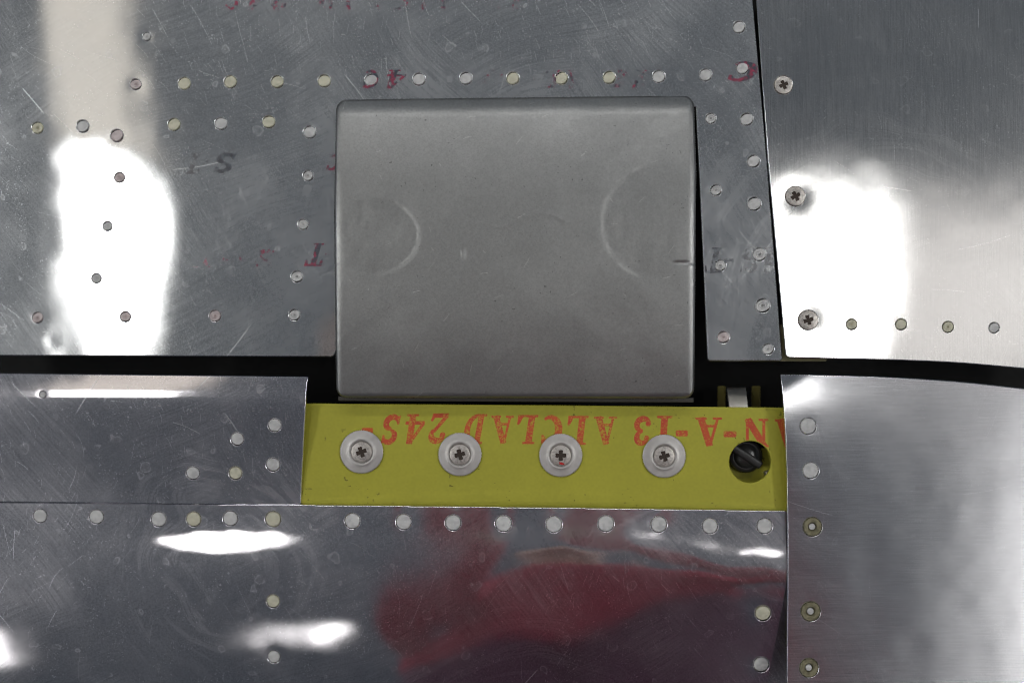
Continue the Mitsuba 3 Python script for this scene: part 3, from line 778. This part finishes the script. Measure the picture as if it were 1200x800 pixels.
marks(ul, k_ul, [('S', 250, 277, 179, 203, 14), ('-', 236, 245, 188, 192, 0), ('T', 212, 236, 180, 204, 14)], 'ink_grey', 5, 1)
marks(ul, k_ul, [('T', 824, 847, 290, 320, 10), ('-', 849, 860, 303, 308, 0), ('S', 867, 891, 290, 320, 10), ('4', 893, 922, 290, 320, 10)], 'ink_grey', 5, 2)
marks(ul, k_ul, [('T', 356, 380, 285, 312, 14), ('-', 381, 389, 297, 300, 0), ('4', 453, 476, 82, 104, 10), ('C', 425, 443, 82, 104, 8)], 'ink_red', 9, 3)
marks(ul, k_ul, [('C', 852, 888, 72, 96, 10)], 'ink_red', 26, 8)
stamp(ul, k_ul, 'ALCLAD 24S-T', 225, 640, 292, 314, 'ink_red', [(225, 320, 0.6)], 3)
stamp(ul, k_ul, 'AN-A-13 ALCLAD 24S-T', 380, 890, 82, 103, 'ink_red', [(550, 605, 0.3), (640, 675, 0.8), (720, 775, 0.9)], 4)
stamp(ul, k_ul, 'AN-A-13 ALCLAD 24S', 262, 760, -10, 12, 'ink_red', [(262, 410, 1.0), (410, 620, 0.35)], 5)
stamp(ul, k_ul, 'C', 382, 400, 181, 200, 'ink_red', [(380, 400, 5)], 6)

# ------------------------------------------------------------------ in the gap: cavity, hinge fitting, fastener
def hull_box(x0, x1, y0, y1, z0, z1, r=0.0004):
    pts = []
    for x in (0, 1):
        for y in (0, 1):
            for z in (z0, z1):
                q = P(x1 if x else x0, y1 if y else y0, z)
                pts.append(q)
    pts = np.array(pts)
    c = pts.mean(0)
    m = trimesh.convex.convex_hull(np.vstack([pts + np.sign(c - pts) * r * k for k in ((1, 1, 0), (1, 0, 1), (0, 1, 1))]))
    return m


metal('cavity_black', (0.006, 0.006, 0.006), 0.8, 0.0)  # shade of the hollow, painted as a black board
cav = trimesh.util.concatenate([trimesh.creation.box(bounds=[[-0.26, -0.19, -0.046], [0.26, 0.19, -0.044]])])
add('cavity_shade_board', cav, 'cavity_black', label='board painted black for the shade behind the gaps between the skins', kind='structure')
t = 'hinge_fitting'
bsdf('chromate_shaded', twos({'type': 'principled', 'base_color': rgb(0.20, 0.17, 0.035), 'roughness': 0.6}))  # the strip paint with the shade of the gap mixed into its colour
add(t + '__bracket', hull_box(841, 850, 452, 500, -0.036, -0.030), 'chromate_shaded')
add(t + '__bracket', hull_box(881, 891, 452, 500, -0.036, -0.030), 'chromate_shaded')
# a curved aluminium arm, bending down into the dark
arm = []
for q in np.linspace(0, 1, 14):
    y = 500 - 46 * q
    z = -0.006 - 0.010 * q**2.4
    arm.append((P(858 - 6 * q, y, z), P(879 - 5 * q, y, z)))
V, F = [], []
for l, r_ in arm:
    V += [l, r_, l - [0, 0, 0.002], r_ - [0, 0, 0.002]]
for i in range(len(arm) - 1):
    o = 4 * i
    for q in ((0, 1, 5, 4), (2, 6, 7, 3), (0, 4, 6, 2), (1, 3, 7, 5)):
        F.append([o + k for k in q])
F += [[0, 2, 3, 1], [len(V) - 4, len(V) - 3, len(V) - 1, len(V) - 2]]
F = np.array(F)
am = trimesh.Trimesh(np.array(V), np.vstack([F[:, [0, 1, 2]], F[:, [0, 2, 3]]])); am.fix_normals()
metal('worn_aluminium', (0.80, 0.76, 0.68), 0.5)
add(t + '__arm', am, 'worn_aluminium', smooth=40)
tag(t, 'small pale curved arm between two yellow brackets, deep in the gap', 'fitting')
bsdf('black_plastic', twos({'type': 'principled', 'base_color': rgb(0.02, 0.02, 0.02), 'roughness': 0.28, 'specular': 0.6}))
k = 'slotted_fastener'
c0 = P(874, 534, -0.009)
dome = lathe([(0, -14), (20.5, -14), (20.5, -3), (19, 0), (16, 1.2), (15, 1.0), (13, 3.5), (8, 6.0), (0, 7.0)], 40).apply_scale(S)
dome.apply_translation(c0)
add(k + '__head', dome, 'black_plastic', smooth=35)
bar = manifold3d.Manifold.batch_hull([manifold3d.Manifold.sphere(2.6, 12).translate((x, y, z)) for x in (-18, 18) for y in (-2.4, 2.4) for z in (3, 6)]).to_mesh()
bm = trimesh.Trimesh(bar.vert_properties[:, :3] * S, bar.tri_verts)
bm.apply_transform(trimesh.transformations.rotation_matrix(math.radians(-33), [0, 0, 1])); bm.apply_translation(c0)
add(k + '__grip_bar', bm, 'black_plastic', smooth=50)
th = trimesh.util.concatenate([lathe([(0, -0.9), (3.6, -0.9), (4.6, 0), (3.6, 0.9), (0, 0.9)], 18).apply_translation((0, 0, 1.8 * i)) for i in range(8)]).apply_scale(S)
th.apply_transform(trimesh.transformations.rotation_matrix(math.radians(80), [1, 0.4, 0])); th.apply_translation(P(898, 552, -0.011))
metal('bright_steel', (0.6, 0.58, 0.55), 0.3)
add(k + '__thread', th, 'bright_steel', smooth=20)
add(k + '__mounting_plate', hull_box(845, 925, 525, 600, -0.0135, -0.0120), 'chromate_paint')
tag(k, 'black fastener with a raised grip bar, seen through the round hole', 'fastener')
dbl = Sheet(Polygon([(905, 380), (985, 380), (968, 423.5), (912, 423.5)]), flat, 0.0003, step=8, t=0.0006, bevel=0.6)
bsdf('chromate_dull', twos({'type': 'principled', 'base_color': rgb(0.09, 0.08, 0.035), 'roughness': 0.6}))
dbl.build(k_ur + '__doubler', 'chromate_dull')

# ------------------------------------------------------------------ surroundings that the metal mirrors
bsdf('ceiling_paint', twos({'type': 'diffuse', 'reflectance': proc(lambda p, n, uv: mix((0.44, 0.50, 0.56), (0.30, 0.345, 0.40), fbm(p.x * 0.9, p.y * 0.9, p.z * 0.9)))}))
bsdf('floor_paint', twos({'type': 'diffuse', 'reflectance': rgb(0.30, 0.31, 0.32)}))
FZ = -0.75


def boxm(a, b_):
    return trimesh.creation.box(bounds=[a, b_])


add('workshop_ceiling', boxm([-4, -4, H + 0.06], [4, 4, H + 0.16]), 'ceiling_paint', kind='structure')
add('workshop_floor', boxm([-4, -4, FZ - 0.1], [4, 4, FZ]), 'floor_paint', kind='structure')
for q, (a0, b0) in enumerate((([-4.1, -4, FZ], [-4, 4, H + 0.06]), ([4, -4, FZ], [4.1, 4, H + 0.06]), ([-4, -4.1, FZ], [4, -4, H + 0.06]), ([-4, 4, FZ], [4, 4.1, H + 0.06]))):
    add('workshop_wall', boxm(a0, b0), 'ceiling_paint', kind='structure')
metal('lamp_housing', (0.7, 0.7, 0.7), 0.5, 0.0)
for n_, x0, x1, y0, y1, L in LAMPS + GLOW_PANELS:
    big = len(n_) and n_ in 'CD'
    base = 'added_glow_panel' if big else 'ceiling_or_fill_lamp'
    key, q = base, 0
    while key + '__frame' in scene:
        q += 1
        key = f'{base}_{q:03d}'
    w = 0.025
    fr = box(x0 - w, y0 - w, x1 + w, y1 + w).difference(box(x0, y0, x1, y1))
    m = trimesh.creation.extrude_polygon(fr, 0.05, engine='earcut').apply_translation((0, 0, H + 0.005))
    add(key + '__frame', m, 'lamp_housing')
    m = boxm([x0 + 1e-3, y0 + 1e-3, H + 0.01], [x1 - 1e-3, y1 - 1e-3, H + 0.012])
    pane = trimesh.Trimesh([[x0, y0, H + 0.012], [x1, y0, H + 0.012], [x1, y1, H + 0.012], [x0, y1, H + 0.012]], [[0, 2, 1], [0, 3, 2]])
    scene[key + '__diffuser'] = {**mikit.ply(pane, 'lamp_housing'), 'emitter': {'type': 'area', 'radiance': rgb(*L)}}
    where = {'A': 'mirrored as the white patch on the upper left skin', 'B': 'mirrored as the white patch on the upper right skin', 'E': 'mirrored at the far left of the bottom skin',
             'F': 'mirrored left of the red on the bottom skin', 'G': 'mirrored at the right edge of the lower right skin', 'H': 'beyond the upper skins', 'I': 'to the right of the skins', 'J': 'to the left of the skins', 'C': 'mirrored as the warm streak on the upper left skin', 'D': 'mirrored as the soft sheen on the upper right skin'}[n_]
    tag(key, ('dim added glow panel ' if big else ('long added fill lamp ' if n_ in 'HIJ' else 'bright rectangular ceiling lamp ')) + where, 'roof window' if big else 'lamp')

# the photographer, seen only as the red reflection
def limb(joints):
    parts = []
    for (p, r), (q, s_) in zip(joints[:-1], joints[1:]):
        parts.append(manifold3d.Manifold.batch_hull([manifold3d.Manifold.sphere(r, 20).translate(tuple(p)), manifold3d.Manifold.sphere(s_, 20).translate(tuple(q))]))
    return parts


def body(parts, edge=0.02, it=12):
    m = parts[0]
    for q in parts[1:]:
        m = m + q
    m = m.refine_to_length(edge).to_mesh()
    m = trimesh.Trimesh(m.vert_properties[:, :3], m.tri_verts)
    trimesh.smoothing.filter_taubin(m, iterations=it)
    return m


cx = 0.13
torso = limb([((cx - .12, -0.72, 0.70), .10), ((cx - .10, -0.68, 0.75), .10), ((cx - .13, -0.58, 0.84), .085)]) + limb([((cx + .12, -0.72, 0.70), .10), ((cx + .10, -0.68, 0.75), .10), ((cx + .13, -0.58, 0.84), .085)])
torso += [manifold3d.Manifold.batch_hull([manifold3d.Manifold.sphere(r, 20).translate(p) for p, r in (((cx - .12, -0.72, .70), .10), ((cx + .12, -0.72, .70), .10), ((cx - .12, -0.58, .84), .08), ((cx + .12, -0.58, .84), .08))])]
for s_, hx in ((-1, -0.085), (1, 0.085)):
    torso += limb([((cx + s_ * .19, -0.58, 0.84), .075), ((cx + s_ * .21, -0.42, 0.60), .055), ((hx, -0.08, 0.52), .036)])
bsdf('red_cloth', twos({'type': 'principled', 'base_color': rgb(0.34, 0.012, 0.045), 'roughness': 0.8}))
bsdf('dark_cloth', twos({'type': 'principled', 'base_color': rgb(0.07, 0.012, 0.045), 'roughness': 0.8}))
bsdf('skin_tone', twos({'type': 'principled', 'base_color': rgb(0.45, 0.27, 0.20), 'roughness': 0.5}))
legs = []
for s_ in (-1, 1):
    legs += limb([((cx + s_ * .09, -0.73, 0.62), .115), ((cx + s_ * .09, -0.80, 0.30), .135), ((cx + s_ * .11, -0.80, -0.15), .09), ((cx + s_ * .12, -0.84, FZ + .07), .055), ((cx + s_ * .13, -0.70, FZ + .045), .04)])
hd = limb([((cx, -0.56, 0.88), .06), ((cx - .02, -0.46, 1.0), .075), ((cx - .03, -0.40, 1.06), .10)]) + limb([((cx - .03, -0.40, 1.06), .10), ((cx - .03, -0.33, 0.98), .055)])
hd += limb([((cx - .03, -0.30, 1.03), .018), ((cx - .03, -0.27, 1.0), .016)])
head_parts, hands = hd, []
for s_, hx in ((-1, -0.085), (1, 0.085)):
    hd = limb([((hx, -0.09, 0.52), .026), ((hx, -0.02, 0.485), .024), ((hx, 0.0, 0.48), .022)])
    for j in range(4):
        hd += limb([((hx, -0.01 + 0.020 * j, 0.482), .0095), ((hx, 0.0 + 0.02 * j, 0.468), .009), ((hx - s_ * .022, 0.0 + .02 * j, 0.452 + .01), .008)])
    hd += limb([((hx, -0.03, 0.49), .011), ((hx - s_ * .025, -0.01, 0.496), .010), ((hx - s_ * .04, 0.01, 0.492), .009)])
    hands.append(hd)
k = 'person'
add(k + '__jacket', body(torso), 'red_cloth', smooth=True)
add(k + '__trousers', body(legs), 'dark_cloth', smooth=True)
add(k + '__head', body(head_parts, 0.012, 8), 'skin_tone', smooth=True)
for hd in hands:
    add(k + '__hand', body(hd, 0.004, 6), 'skin_tone', smooth=True)
tag(k, 'person in red jacket and dark trousers leaning over, mirrored in the bottom skin', 'person')
ph = boxm([-0.08, -0.037, 0.456], [0.08, 0.037, 0.465])
add('phone', ph, 'black_plastic', label='black phone held flat over the skin by the person in red', category='phone')
